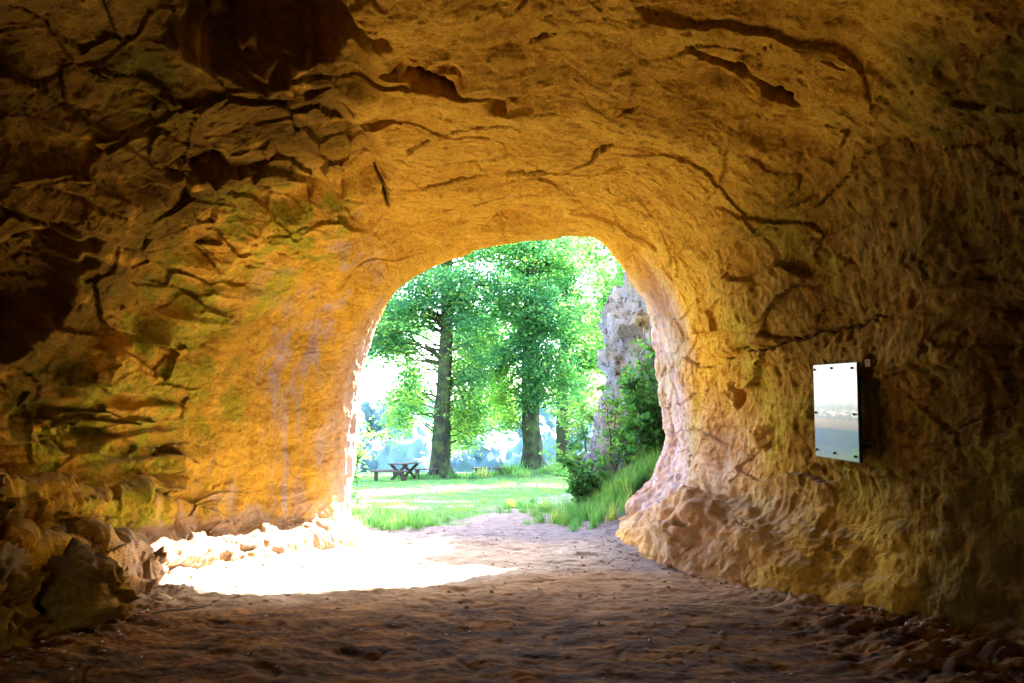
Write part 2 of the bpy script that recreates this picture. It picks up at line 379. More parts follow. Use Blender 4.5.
    for wid, dep, pl in cracks:
        best = np.full(len(P), 9, F32)
        pl = np.array(pl, F32)
        lo, hi = pl.min(0) - .7, pl.max(0) + .7
        idx = np.where(((P > lo) & (P < hi)).all(1))[0]
        if not len(idx): continue
        p = P[idx] + (.07 * np.stack([perlin(P[idx], 3, 3), perlin(P[idx], 3, 43), perlin(P[idx], 3, 83)], 1) + .035 * np.stack([perlin(P[idx], 11, 3), perlin(P[idx], 11, 43), perlin(P[idx], 11, 83)], 1))
        bd = np.full(len(idx), 9, F32); along = np.zeros(len(idx), F32); ns = len(pl) - 1
        for si, (a, b) in enumerate(zip(pl[:-1], pl[1:])):
            ab = b - a; t = np.clip(((p - a) @ ab) / (ab @ ab), 0, 1)
            r = p - (a + t[:, None] * ab)
            nr = (r * N[idx]).sum(1); dist = np.sqrt(np.maximum((r * r).sum(1) - nr * nr, 0) + (np.maximum(np.abs(nr) - .45, 0)) ** 2)
            along = np.where(dist < bd, (si + t) / ns, along); bd = np.minimum(bd, dist)
        w = wid * np.clip(.75 + 1.1 * perlin(p, 2.6, 7) + .4 * perlin(p, 9, 17), .12, 1.5) * (.25 + .75 * np.clip(np.sin(np.pi * np.clip(along, 0, 1)), 0, 1) ** .6)
        k = sst(1.0, .25, bd / np.maximum(w, .004))
        d[idx] -= dep * k
        cav[idx] = np.maximum(cav[idx], .9 * k)
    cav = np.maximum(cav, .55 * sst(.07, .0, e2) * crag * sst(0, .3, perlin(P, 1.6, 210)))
    P2 = P + N * np.nan_to_num(d)[:, None]
    # foot apron stays under the ground sheet
    # masks
    n0 = fbm(P, 1.1, 4, 301); n1 = fbm(P, 3.2, 4, 331)
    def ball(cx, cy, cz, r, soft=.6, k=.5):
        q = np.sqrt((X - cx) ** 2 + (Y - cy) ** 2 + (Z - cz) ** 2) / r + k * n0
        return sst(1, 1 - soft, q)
    moss = np.maximum.reduce([ball(-3.6, 7.9, 2.4, 1.6), .9 * ball(-2.7, 8.0, 3.7, 1.1), ball(-4.3, 7.2, 1.6, 1.2), .6 * ball(-3.0, 5.5, 4.4, .7)]) * sst(-.35, .3, n1)
    moss = np.clip(1.5 * moss, 0, 1)
    moss = np.maximum(moss, .5 * right * sst(.05, .5, n0) * sst(.2, 1.4, Z))
    dark = np.maximum.reduce([ball(-4.6, 5.2, 3.0, 1.7, .8), ball(-3.2, 4.8, 4.6, 1.2, .6), .8 * ball(-3.6, 6.3, 3.2, 1.1, .7), .9 * ball(-5, 4.2, 3.5, 2.0, .7), .6 * sst(3.3, 4.2, X) ])  # shade of the left wall, hollow and far right, put into the albedo
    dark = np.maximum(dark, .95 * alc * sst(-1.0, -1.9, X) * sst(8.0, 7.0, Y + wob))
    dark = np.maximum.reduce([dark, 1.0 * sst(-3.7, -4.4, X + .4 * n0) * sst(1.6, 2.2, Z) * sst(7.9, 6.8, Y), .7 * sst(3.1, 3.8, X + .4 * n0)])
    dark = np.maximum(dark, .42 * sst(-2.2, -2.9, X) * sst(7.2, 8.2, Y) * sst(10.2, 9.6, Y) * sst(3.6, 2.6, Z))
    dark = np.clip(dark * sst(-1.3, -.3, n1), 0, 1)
    violet = np.maximum.reduce([.6 * rlow * sst(6.6, 8.0, Y), 0.65 * sst(-2, -2.6, X) * sst(.75, .45, Z + .3 * n1) * sst(6.2, 6.9, Y), sst(1.5, 2.1, X) * sst(9.2, 10.2, Y) * sst(4.4, 3.2, Z), .7 * sst(1.9, 2.4, X) * sst(7.5, 9, Y) * sst(2.4, 1.0, Z),
                         .75 * jamb * sst(-.25, .45, fbm(P, (6, 6, .45), 5, 401, .7)) * sst(-.25, .4, fbm(P, (1.5, 1.5, .6), 3, 431)), .9 * sst(9.8, 10.3, Y) * sst(-1.8, -2.3, X)])
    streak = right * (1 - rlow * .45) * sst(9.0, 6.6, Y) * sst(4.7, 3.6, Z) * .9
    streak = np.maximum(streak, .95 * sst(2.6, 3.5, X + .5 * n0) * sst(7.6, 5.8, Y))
    up = sst(.55, .9, np.abs(np.gradient(P2[:, 2].reshape(nv, nu), axis=1).ravel()) * 0) * 0
    # ledge tops: flat, dusty
    B2 = P2.reshape(nv, nu, 3)
    n2 = np.cross(np.gradient(B2, axis=1), np.gradient(B2, axis=0)); n2 /= np.linalg.norm(n2, axis=2, keepdims=True) + 1e-9
    nz = n2[..., 2].ravel(); 
    nn = n2.reshape(-1, 3); 
    if ((nn * N).sum(1) < 0).mean() > .5: nz = -nz
    ledge = sst(.55, .85, nz) * sst(2.0, 1.4, Z) * .5
    one = np.ones(len(P), F32)
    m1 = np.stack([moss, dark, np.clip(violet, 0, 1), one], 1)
    m2 = np.stack([streak, np.clip(cav, 0, 1), ledge, one], 1)
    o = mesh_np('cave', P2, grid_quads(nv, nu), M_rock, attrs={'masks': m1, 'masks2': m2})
    return tag(o, 'orange sandstone cave vault and walls framing the bright mouth', 'cave', kind='structure')

CRACKS = [   # width, depth, points on the vault
 (.070, .22, [(-1.03, 8.25, 4.58), (-0.53, 8.27, 4.67), (-0.15, 8.22, 4.71), (0.22, 8.06, 4.71), (0.63, 7.75, 4.63), (0.88, 7.34, 4.61), (1.08, 6.81, 4.57)]),
 (.075, .22, [(1.45, 5.29, 4.67), (1.75, 5.41, 4.61), (1.93, 5.34, 4.5), (2.21, 5.43, 4.44), (2.46, 5.52, 4.35)]),
 (.035, .12, [(0.88, 6.35, 4.58), (1.03, 6.17, 4.57), (1.16, 6.08, 4.56)]),
 (.036, .14, [(-1.62, 7.8, 4.63), (-1.55, 8.15, 4.52), (-1.58, 8.5, 4.38)]),
 (.050, .16, [(0.24, 5.32, 5.0), (0.37, 5.27, 5.04)]),
 (.050, .16, [(0.11, 5.63, 5.01), (0.33, 5.51, 4.96)]),
 (.040, .12, [(2.43, 5.07, 4.44), (2.62, 5.05, 4.39)]),
 (.060, .16, [(-1.23, 6.01, 4.74), (-0.86, 6.01, 4.84), (-0.5, 6.19, 4.79), (-0.11, 6.15, 4.77)]),
 (.035, .10, [(-1.37, 7.67, 4.74), (-0.68, 7.11, 4.74), (-0.13, 6.82, 4.72), (0.29, 6.81, 4.74)]),
 (.03, .05, [(2.55, 8.6, 2.5), (2.75, 7.6, 2.52), (2.95, 6.95, 2.52), (3.2, 6.45, 2.57), (3.36, 5.98, 2.6)]),
 (.022, .08, [(-1.0, 9.0, 4.45), (-.3, 8.85, 4.62), (.5, 8.9, 4.62)]), (.025, .08, [(.2, 7.6, 4.7), (.9, 8.2, 4.55), (1.3, 8.3, 4.4)]),

]
RECESSES = [   # centre, radii, depth
 (-1.98, 5.45, 4.85, .85, .62, .8, .55),
 (-4.35, 6.3, 2.7, .55, .6, .85, .5),
 (-4.65, 7.1, 1.62, .55, .6, .24, .18),
 (-2.8, 6.55, 4.05, .7, .35, .22, .32),
 (-.75, 5.95, 4.85, .38, .22, .3, .16), (-.05, 6.3, 4.8, .25, .16, .3, .12),
 (2.66, 8.42, 2.0, .14, .13, .22, .30), (2.6, 8.1, 2.45, .12, .12, .12, .15),
 (2.75, 7.9, 1.5, .22, .22, .16, .18), (2.2, 8.3, .42, .2, .2, .12, .2), (2.0, 9.2, .45, .18, .18, .1, .15),
]
build_cave(CRACKS, RECESSES)

# ------------------------------------------------------------------ ground
def ground_z(x, y):
    x = np.asarray(x, np.float64); y = np.asarray(y, np.float64)
    z = -0.036 * np.clip(y - 11, 0, 31)
    z = z - 14 * sst(44, 95, y) + 22 * sst(120, 330, y)
    bank = sst(.9, 3.0, x - .10 * (y - 12)) * sst(10.6, 12.5, y) * sst(26, 17, y)
    z = z + 1.15 * bank
    z = z + .10 * sst(-1.6, -3.0, x) * sst(10, 11.5, y) * sst(20, 14, y)
    z = z + .45 * np.exp(-(((x - 1.4) / 2.2) ** 2 + ((y - 38) / 2.5) ** 2)) + .12 * np.exp(-(((x + 3.7) / 1.4) ** 2 + ((y - 36) / 1.4) ** 2))
    return z

def path_mask(x, y):
    """1 on the trodden sand, 0 on turf"""
    x = np.asarray(x, F32).ravel(); y = np.asarray(y, F32).ravel()
    p = np.stack([x, y, np.zeros_like(x)], 1)
    w = .45 * fbm(p, .7, 4, 500) + .15 * fbm(p, 3, 3, 520)
    cx = .15 - .02 * (y - 10)
    half = np.interp(y, [9, 10.5, 11.5, 13, 15.5, 18], [6, 3.2, 1.65, 1.15, .5, .0])
    return sst(.3, -.3, np.abs(x - cx) - half + w * (1 + .8 * sst(13, 17, y)) + 1.2 * sst(14.5, 19, y)) , w

GRID = {}
def ground_h(x, y):
    x, y = np.atleast_1d(x), np.atleast_1d(y)
    i = np.clip(np.searchsorted(GRID['y'], y), 0, len(GRID['y']) - 1); j = np.clip(np.searchsorted(GRID['x'], x), 0, len(GRID['x']) - 1)
    return GRID['z'][i, j]

def build_ground():
    def axis(fine_a, fine_b, step, out_a, out_b, g=1.09):
        f = list(np.arange(fine_a, fine_b, step))
        s = step; v = fine_b
        while v < out_b: f.append(v); s *= g; v += s
        f.append(out_b)
        s = step; v = fine_a - step; b = []
        while v > out_a: b.append(v); s *= g; v -= s
        b.append(out_a)
        return np.array(b[::-1] + f)
    xs = axis(-4.2, 4.2, .0145, -1500, 1500, 1.06)
    ys = axis(4.0, 12.5, .0125, -60, 2500, 1.022)
    X, Y = np.meshgrid(xs, ys)
    x, y = X.ravel().astype(F32), Y.ravel().astype(F32)
    z = ground_z(x, y).astype(F32)
    p = np.stack([x, y, np.zeros_like(x)], 1)
    inside = sst(13, 10, y)
    near = sst(60, 20, y)
    z += .06 * fbm(p, .45, 3, 601) * near
    lump = fbm(p, (3.0, 4.2, 1), 4, 620, .55)
    foot = facets(p + .08 * np.stack([perlin(p, 3, 1), perlin(p, 3, 2), 0 * x], 1), (3.4, 3.4, 0.01), 7.3)
    z += near * (.015 * lump + .006 * fbm(p, 14, 3, 640, .6)) * (1 + .25 * inside)
    z += inside * .007 * foot[0] * sst(-.3, .3, perlin(p, .8, 660))
    dent = sst(.25, .6, perlin(p, (3.6, 2.6, 1), 671)) * sst(-.2, .3, perlin(p, .7, 675))
    z -= inside * .028 * dent
    # rise of debris toward the wall feet
    z += inside * .10 * sst(2.2, 3.6, np.abs(x + .3)) * (1 + .6 * lump)
    GRID.update(x=xs, y=ys, z=z.reshape(len(ys), len(xs)))
    pm, w = path_mask(x, y)
    grass = sst(11.0, 12.2, y + .25 * w) * (1 - pm)
    tuft = sst(-2.9, -1.75, -np.abs(x + 2.3) * 1.5) * 0
    bare = sst(.05, .45, fbm(p, (.35, .8, 1), 4, 700)) * sst(34, 15, y)
    grass = grass * (1 - .75 * bare)
    grey = np.maximum(sst(9.0, 10.8, y + .8 * w), .9 * sst(.2, 2.0, x + .6 * w) * sst(7.2, 8.6, y + .4 * w))
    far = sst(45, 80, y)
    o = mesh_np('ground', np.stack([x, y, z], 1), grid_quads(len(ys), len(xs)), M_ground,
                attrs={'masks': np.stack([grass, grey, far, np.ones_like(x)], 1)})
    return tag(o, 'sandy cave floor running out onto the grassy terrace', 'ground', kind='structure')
build_ground()

# ------------------------------------------------------------------ outer cliff spur
def displaced_rock(name, loc, rad, sub, mat, amp, f, seed, parent=None, power=1.0, rz=0):
    bm = bmesh.new(); bmesh.ops.create_icosphere(bm, subdivisions=sub, radius=1)
    v = np.array([p.co for p in bm.verts], F32); tr = np.array([[q.index for q in fa.verts] for fa in bm.faces]); bm.free()
    v = np.sign(v) * np.abs(v) ** power
    n = v / np.linalg.norm(v, axis=1, keepdims=True)
    P = v * np.array(rad, F32)
    W = P + .25 / f * np.stack([perlin(P, f, seed), perlin(P, f, seed + 9), perlin(P, f, seed + 19)], 1)
    h1, e1 = facets(W, f, seed); h2, e2 = facets(W, 2.7 * f, seed + 5)
    h3, e3 = facets(W, 7.0 * f, seed + 8)
    d = amp * (.55 * h1 + .38 * h2 + .13 * h3 + .7 * fbm(P, f * .6, 3, seed) + .12 * fbm(P, f * 9, 4, seed + 3, .7)) - .2 * amp * sst(.1, 0, e1)
    P = P + n * d[:, None]
    c, s_ = math.cos(rz), math.sin(rz)
    P = np.stack([P[:, 0] * c - P[:, 1] * s_, P[:, 0] * s_ + P[:, 1] * c, P[:, 2]], 1)
    one = np.ones(len(P), F32); z = np.zeros(len(P), F32)
    ledge = sst(.5, .9, n[:, 2]) * .5
    o = mesh_np(name, P, None, mat, parent, tris=tr, attrs={'masks': np.stack([z, z + .85, z, one], 1), 'masks2': np.stack([z, .5 * sst(.06, 0, e2), ledge, one], 1)})
    o.location = loc
    return o
cl = displaced_rock('cliff', (4.42, 15.3, -.3), (2.6, 2.6, 7.6), 7, M_cliff, .42, .8, 14.0)
tag(cl, 'pale grey limestone cliff spur outside the cave mouth on the right', 'cliff', kind='structure')

# ------------------------------------------------------------------ boulders of the left bench
BOULDERS = [
 ((-3.95, 5.15, .22), (.42, .50, .46), .3, 'largest dark boulder on the left edge, at the foot of the rock bench'),
 ((-3.72, 5.95, .18), (.34, .42, .38), 1.2, 'rounded boulder beside the largest one, on the shadowed floor at the left wall'),
 ((-4.0, 6.45, .20), (.30, .36, .40), 2.2, 'boulder nearest the sunlit patch, low against the left wall'),
 ((-4.55, 5.9, .95), (.30, .36, .28), .8, 'upper boulder wedged under the dusty ledge on the left wall'),
 ((-4.35, 6.7, .78), (.24, .30, .22), 2.9, 'smaller upper boulder on the left bench nearer the sunlit patch'),
]
for i, (loc, rad, rz, lab) in enumerate(BOULDERS):
    o = displaced_rock('boulder', loc, rad, 5, M_rock, .17, 2.6, 20 + 7 * i, rz=rz, power=.8)
    tag(o, lab, 'boulder', 'boulders along the left wall')

# ------------------------------------------------------------------ gravel and debris
def build_gravel():
    bm = bmesh.new(); bmesh.ops.create_icosphere(bm, subdivisions=1, radius=1)
    bv = np.array([p.co for p in bm.verts], F32); bt = np.array([[q.index for q in fa.verts] for fa in bm.faces]); bm.free()
    vs, ts = [], []; n = 0
    r = np.random.default_rng(77)
    for k in range(640):
        if k < 240:
            side = r.random() < .5
            y = r.uniform(4.6, 10.2)
            x = np.interp(y, [4, 6.5, 8.5, 10.3], [-3.6, -3.4, -3.2, -2.3]) + abs(r.normal(0, .35)) if side else np.interp(y, [4, 6.5, 7.5, 8.5, 10.3], [3.8, 3.0, 2.3, 1.8, 1.6]) - abs(r.normal(0, .35))
            s = r.uniform(.006, .026)
        else:
            y = r.uniform(4.2, 15); x = r.uniform(-2.8, 2.6) if y < 10 else r.uniform(-1.6, 1.5); s = r.uniform(.005, .02) if r.random() < .93 else r.uniform(.02, .035)
        z = float(ground_h(x, y)[0]) + .15 * s
        v = bv * (1 + .35 * r.normal(size=bv.shape)) * s * np.array([1, r.uniform(.7, 1.3), .65])
        vs.append(v + np.array([x, y, z])); ts.append(bt + n); n += len(bv)
    V = np.concatenate(vs); T = np.concatenate(ts)
    one = np.ones(len(V)); z = one * 0
    o = mesh_np('gravel', V, None, M_gravel, tris=T, smooth=False)
    return tag(o, 'small loose stones strewn over the sandy cave floor', 'gravel', kind='stuff')
M_gravel = mat_plain('gravel_stone', (.16, .10, .06), (.36, .27, .20), (8, 8, 8), .9)
build_gravel()

# ------------------------------------------------------------------ foliage helpers
def leaf_mesh(name, cen, size, mat, parent=None, droop=.3, up=.6, ar=.62, r=None, tone=None, dirs=None, scl=None):
    r = r or np.random.default_rng(1)
    n = len(cen)
    nrm = r.normal(size=(n, 3)); nrm[:, 2] = np.abs(nrm[:, 2]) + up; nrm /= np.linalg.norm(nrm, axis=1, keepdims=True)
    a = r.normal(size=(n, 3)) if dirs is None else dirs + .5 * r.normal(size=(n, 3)); a[:, 2] -= droop
    a -= nrm * (a * nrm).sum(1, keepdims=True); a /= np.linalg.norm(a, axis=1, keepdims=True) + 1e-9
    b = np.cross(nrm, a)
    s = (size * r.uniform(.55, 1.4, n) * (1 if scl is None else scl))[:, None]
    v = np.stack([cen - a * s * .5, cen + b * s * ar * .5 + nrm * s * .10, cen + a * s * .5 - nrm * s * .08, cen - b * s * ar * .5 + nrm * s * .10], 1).reshape(-1, 3)
    q = np.arange(n * 4).reshape(n, 4)
    t = r.random(n) if tone is None else np.clip(tone + r.normal(0, .2, n), 0, 1)
    return mesh_np(name, v, q, mat, parent, smooth=False, attrs={'rnd': np.repeat(t, 4)})

def build_litter():
    r = np.random.default_rng(321); n = 240
    y = r.uniform(4.3, 11.5, n); side = r.random(n)
    lx = np.interp(y, [4, 6.5, 8.5, 10.3], [-3.5, -3.3, -3.1, -2.3]); rx = np.interp(y, [4, 6.5, 7.5, 8.5, 10.3], [3.6, 2.9, 2.3, 1.7, 1.5])
    x = np.where(side < .3, lx + np.abs(r.normal(0, .3, n)), np.where(side < .6, rx - np.abs(r.normal(0, .3, n)), lx + (rx - lx) * r.random(n)))
    c = np.stack([x, y, ground_h(x, y) + .008], 1)
    o = leaf_mesh('leaf_litter', c, .045, mat_leaf('dry_leaf', [(0, (.05, .025, .010)), (.5, (.13, .07, .025)), (1, (.26, .16, .06))], .1), r=r, up=2.2, droop=0)
    return tag(o, 'dry brown leaves scattered on the cave floor', 'leaf litter', kind='stuff')

class Tubes:
    def __init__(s): s.v = []; s.q = []; s.n = 0
    def add(s, pts, rad, k=8, bark=0.0, flare=None, seed=0):
        pts = np.array(pts, float); rad = np.array(rad, float)
        t = np.gradient(pts, axis=0); t /= np.linalg.norm(t, axis=1, keepdims=True) + 1e-9
        ref = np.array([1., 0, 0]) if abs(t[0][0]) < .8 else np.array([0, 1., 0])
        ang = np.linspace(0, 2 * np.pi, k, endpoint=False)
        rings = []
        for p, tt, r_ in zip(pts, t, rad):
            u = ref - tt * (ref @ tt); u /= np.linalg.norm(u); w = np.cross(tt, u)
            rings.append(p + r_ * (np.cos(ang)[:, None] * u + np.sin(ang)[:, None] * w))
        R = np.array(rings)
        if bark:
            f = R.reshape(-1, 3).astype(F32)
            nn = (R - pts[:, None]).reshape(-1, 3); nn /= np.linalg.norm(nn, axis=1, keepdims=True) + 1e-9
            R = (f + nn * (bark * fbm(f, (4, 4, .9), 4, seed))[:, None]).reshape(R.shape)
        m = len(pts)
        i = np.arange(m - 1)[:, None] * k + np.arange(k)[None]; j = np.arange(m - 1)[:, None] * k + (np.arange(k)[None] + 1) % k
        s.q.append(np.stack([i, j, j + k, i + k], 2).reshape(-1, 4) + s.n)
        s.v.append(R.reshape(-1, 3)); s.n += m * k
    def build(s, name, mat, parent=None):
        return mesh_np(name, np.concatenate(s.v), np.concatenate(s.q), mat, parent)

build_litter()

def limb_path(a, b, sag, r, n=9):
    a, b = np.array(a, float), np.array(b, float)
    t = np.linspace(0, 1, n)[:, None]
    p = a + (b - a) * t
    p[:, 2] += (sag * np.sin(np.pi * t[:, 0]))
    p[1:-1] += r.normal(0, .03 * np.linalg.norm(b - a), (n - 2, 3))
    return p

def tree(name, base, height, r0, blobs, label, group, seed, leaf=.16, mat=None, bark=None, lean=(0, 0), per=46, limbs=True, cat='tree', leaf_parts=None):
    """blobs: (dx, dy, z above base, rx, ry, rz, sprays, tone)"""
    r = np.random.default_rng(seed)
    root = empty(name, base); tag(root, label, cat, group)
    T = Tubes()
    hs = np.concatenate([np.linspace(-.3, 1.5, 14), np.linspace(1.7, height, 34)])
    ph = r.uniform(0, 6, 2)
    px = lean[0] * hs / height + .12 * np.sin(hs * .35 + ph[0]) - .12 * math.sin(ph[0]); py = lean[1] * hs / height + .1 * np.sin(hs * .3 + ph[1])
    rad = r0 * (1 - .72 * np.clip(hs / height, 0, 1) ** .9) + r0 * .85 * np.exp(-np.maximum(hs + .1, 0) / .38)
    T.add(np.stack([px, py, hs], 1), rad, 40, r0 * .13, seed=seed * 3.1)
    cen, tone, dirs, scl = [], [], [], []
    for (dx, dy, z, rx, ry, rz_, ns, tn) in blobs:
        c0 = np.array([dx, dy, z])
        for k in range(int(ns * 2.0)):
            u = r.normal(size=3); u /= np.linalg.norm(u); u *= r.random() ** .45
            c = c0 + u * np.array([rx, ry, rz_])
            hd = np.array([c[0], c[1], 0]); L = np.linalg.norm(hd); hd = hd / (L + 1e-6)
            m = int(per * r.uniform(.5, 1.4))
            # flat drooping spray
            along = r.normal(0, .34, m); side = r.normal(0, .34, m); vert = r.normal(0, .22, m)
            sd = np.array([-hd[1], hd[0], 0])
            q = c + along[:, None] * hd + side[:, None] * sd; q[:, 2] += vert - .12 * along - .15 * side ** 2
            cen.append(q); scl.append(np.full(m, r.uniform(.7, 1.45))); tone.append(np.clip(tn + r.normal(0, .24), 0, 1) * np.ones(m)); dirs.append(np.tile(hd, (m, 1)))
            if limbs and k % 8 == 0 and z > 1.5:
                zt = max(1.6, min(height * .95, c[2] - .25 * L))
                i = np.argmin(abs(hs - zt))
                st = np.array([px[i], py[i], zt])
                w = .018 + .012 * L
                T.add(limb_path(st, c + .4 * hd, .12 * L, r), np.linspace(w, .010, 9), 6)
    T.build('trunk', bark or M_bark, root)
    leaf_mesh('crown', np.concatenate(cen), leaf, mat or M_shade, root, r=r, tone=np.concatenate(tone), dirs=np.concatenate(dirs), scl=np.concatenate(scl))
    return root

def gz(x, y): return float(ground_z(x, y))
def loc(x, y, dz=0.0): return (x, y, gz(x, y) + dz)

# tree A: beech left of centre
bl = [(-2.2,0,8.6,2.2,2.5,1.6,60,.45), (-3.4,.5,6.6,1.0,1.5,1.2,14,.4), (.2,-.5,9.6,2.4,2.4,1.3,64,.4), (1.6,-.3,8.2,1.5,2,1.5,44,.35), (1.5,.2,5.9,1.0,1.4,1.7,34,.45),
      (-1.7,.3,5.2,1.0,1.4,2.0,34,.65), (1.45,.7,2.7,1.0,1.1,1.4,40,.85), (-2.3,.3,3.0,.9,1.3,1.4,20,.85), (2.2,.2,9.9,2.2,2.2,1.2,44,.4), (-.3,1.5,13,4.2,4.2,2.8,200,.5), (-4.2,.5,9.0,1.3,1.6,1.0,26,.35), (-2.7,0,6.9,1.0,1.2,1.2,26,.5), (.9,.4,4.4,1.5,1.2,1.6,26,.7), (-4.3,.3,7.2,.8,1.2,1.2,12,.45)]
tree('beech_tree', loc(-3.7, 36), 18, .50, bl, 'tall beech with bare straight trunk beside the picnic table', 'large trees on the terrace', 21)
# tree B
bl = [(-.2,-.6,8.6,2.0,2.2,1.9,84,.35), (-.1,-.7,6.1,1.5,1.3,1.7,66,.25), (-.1,-.6,4.2,1.0,.9,1.2,40,.35), (-1.3,0,3.0,.5,.8,1.3,12,.75), (1.2,0,7.8,1.6,1.6,2.2,54,.4), (0,1,12.8,4,4,2.8,200,.5), (-1.9,0,6.0,.6,.8,1.0,12,.5), (1.6,0,4.9,1.2,1.2,1.7,30,.6), (-1.7,0,4.4,.7,.8,1.2,14,.75)]
tree('beech_tree', loc(1.15, 38), 18, .56, bl, 'thickest tree above the low bench, trunk cloaked in leaves', 'large trees on the terrace', 33)
# tree C
bl = [(.2,-.5,9.8,2.3,2,1.8,70,.5), (.9,.9,6.7,1.6,.9,2.0,60,.55), (1.1,.9,4.2,.8,.7,1.4,18,.6), (-.7,.9,5.0,.6,.6,1.2,10,.6), (2.0,0,8.2,1.6,1.8,2.2,40,.75), (0,1,13.6,3.6,3.6,2.6,180,.5)]
tree('beech_tree', loc(3.15, 42), 18, .42, bl, 'slimmer tree just right of the thickest trunk', 'large trees on the terrace', 45, bark=M_bark2)
# sunlit pale trees behind
bl = [(0,0,10.5,3.6,3,3.4,120,.8), (-2,0,6.0,2.2,2,2.4,40,.8), (1,0,5.0,2.4,2,2.4,50,.8)]
tree('lime_tree', loc(7.2, 52), 17, .30, bl, 'sunlit yellow green tree behind the rock spur', 'bright trees at the terrace edge', 57, mat=M_light, bark=M_bark2, leaf=.2)
bl = [(2.9,0,10.8,4.2,3,2.8,110,.75), (4.4,0,6.2,2.0,2,2.2,40,.85), (1.1,0,4.2,1.8,2,2.4,36,.9)]
tree('lime_tree', loc(-5.6, 54), 17, .26, bl, 'bright tree showing between the bare trunk and the thickest trunk, far back', 'bright trees at the terrace edge', 63, mat=M_light, bark=M_bark2, leaf=.2)
bl = [(-3.2,0,7.6,2.2,1.6,3.2,70,.7), (-2.2,0,4.4,1.2,1.4,2.0,24,.85), (0,0,11,3.4,3,3,90,.6)]
tree('lime_tree', loc(1.45, 46), 16, .22, bl, 'bright tree just behind the thickest trunk, filling the gap to its left', 'bright trees at the terrace edge', 67, mat=M_light, bark=M_bark2, leaf=.19, limbs=False)
bl = [(3.2,0,11.0,3.6,3,2.4,80,.7), (4.8,0,5.2,1.8,2,2.4,30,.9)]
tree('lime_tree', loc(-12.2, 50), 17, .28, bl, 'bright sparse tree reaching in over the picnic table from the left', 'bright trees at the terrace edge', 71, mat=M_light, bark=M_bark2, leaf=.2, limbs=False)

# trees added beyond the spur on the right to shade grass and path
bl = [(0,0,12.2,4.2,4.2,5.4,150,.55), (-2,0,8,2.6,2.5,2.6,40,.6)]
tree('shade_tree', loc(10.0, 27.5), 17.5, .34, bl, 'shade tree added behind the pale cliff spur, out of view', 'bright trees at the terrace edge', 83, mat=M_light, bark=M_bark2, leaf=.19)
bl = [(0,0,13,5,5,5.5,150,.55)]
tree('shade_tree', loc(10.5, 44), 18, .36, bl, 'shade tree added behind the cliff spur, standing farther back', 'bright trees at the terrace edge', 87, mat=M_light, bark=M_bark2, leaf=.22)

bl = [(0,0,10.6,3.8,3.0,3.3,260,.6), (-1.8,0,6.8,2.2,2.0,2.4,70,.6)]
tree('shade_tree', loc(7.4, 23), 13.4, .26, bl, 'small shade tree added directly behind the cliff spur', 'bright trees at the terrace edge', 91, mat=M_light, bark=M_bark2, leaf=.17)
bl = [(0,0,11.5,3.6,3.4,4.6,170,.55), (-1.0,0,7.2,2.4,2.2,2.2,60,.65)]
tree('shade_tree', loc(6.2, 30), 16.5, .3, bl, 'added shade tree showing over the top of the pale cliff spur', 'bright trees at the terrace edge', 95, mat=M_light, bark=M_bark2, leaf=.18)

# far hazy wood
def far_wood():
    r = np.random.default_rng(5); cen, cores, ct, crn = [], [], [], []
    bm = bmesh.new(); bmesh.ops.create_icosphere(bm, subdivisions=4, radius=1)
    bv = np.array([p.co for p in bm.verts]); bt = np.array([[q.index for q in fa.verts] for fa in bm.faces]); bm.free()
    for k in range(240):
        y = r.uniform(105, 260); x = r.uniform(-.45, .45) * y; g = gz(x, y)
        h = r.uniform(9, 17); n = 70
        u = r.normal(size=(n, 3)); u /= np.linalg.norm(u, axis=1, keepdims=True)
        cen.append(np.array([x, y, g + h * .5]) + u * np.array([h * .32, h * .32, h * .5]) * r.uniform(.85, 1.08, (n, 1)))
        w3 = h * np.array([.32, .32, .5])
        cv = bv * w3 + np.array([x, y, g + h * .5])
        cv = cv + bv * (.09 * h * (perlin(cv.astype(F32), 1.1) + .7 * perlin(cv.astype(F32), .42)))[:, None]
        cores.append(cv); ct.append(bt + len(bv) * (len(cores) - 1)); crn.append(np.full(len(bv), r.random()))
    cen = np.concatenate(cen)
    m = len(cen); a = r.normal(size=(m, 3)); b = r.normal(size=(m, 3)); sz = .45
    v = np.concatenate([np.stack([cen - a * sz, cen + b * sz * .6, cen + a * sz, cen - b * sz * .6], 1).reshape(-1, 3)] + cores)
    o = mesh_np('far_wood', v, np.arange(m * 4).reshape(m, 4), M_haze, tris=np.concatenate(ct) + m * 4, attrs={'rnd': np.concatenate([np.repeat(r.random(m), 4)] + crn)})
    return tag(o, 'hazy pale wood across the valley beyond the trunks', 'woodland', kind='stuff')
far_wood()

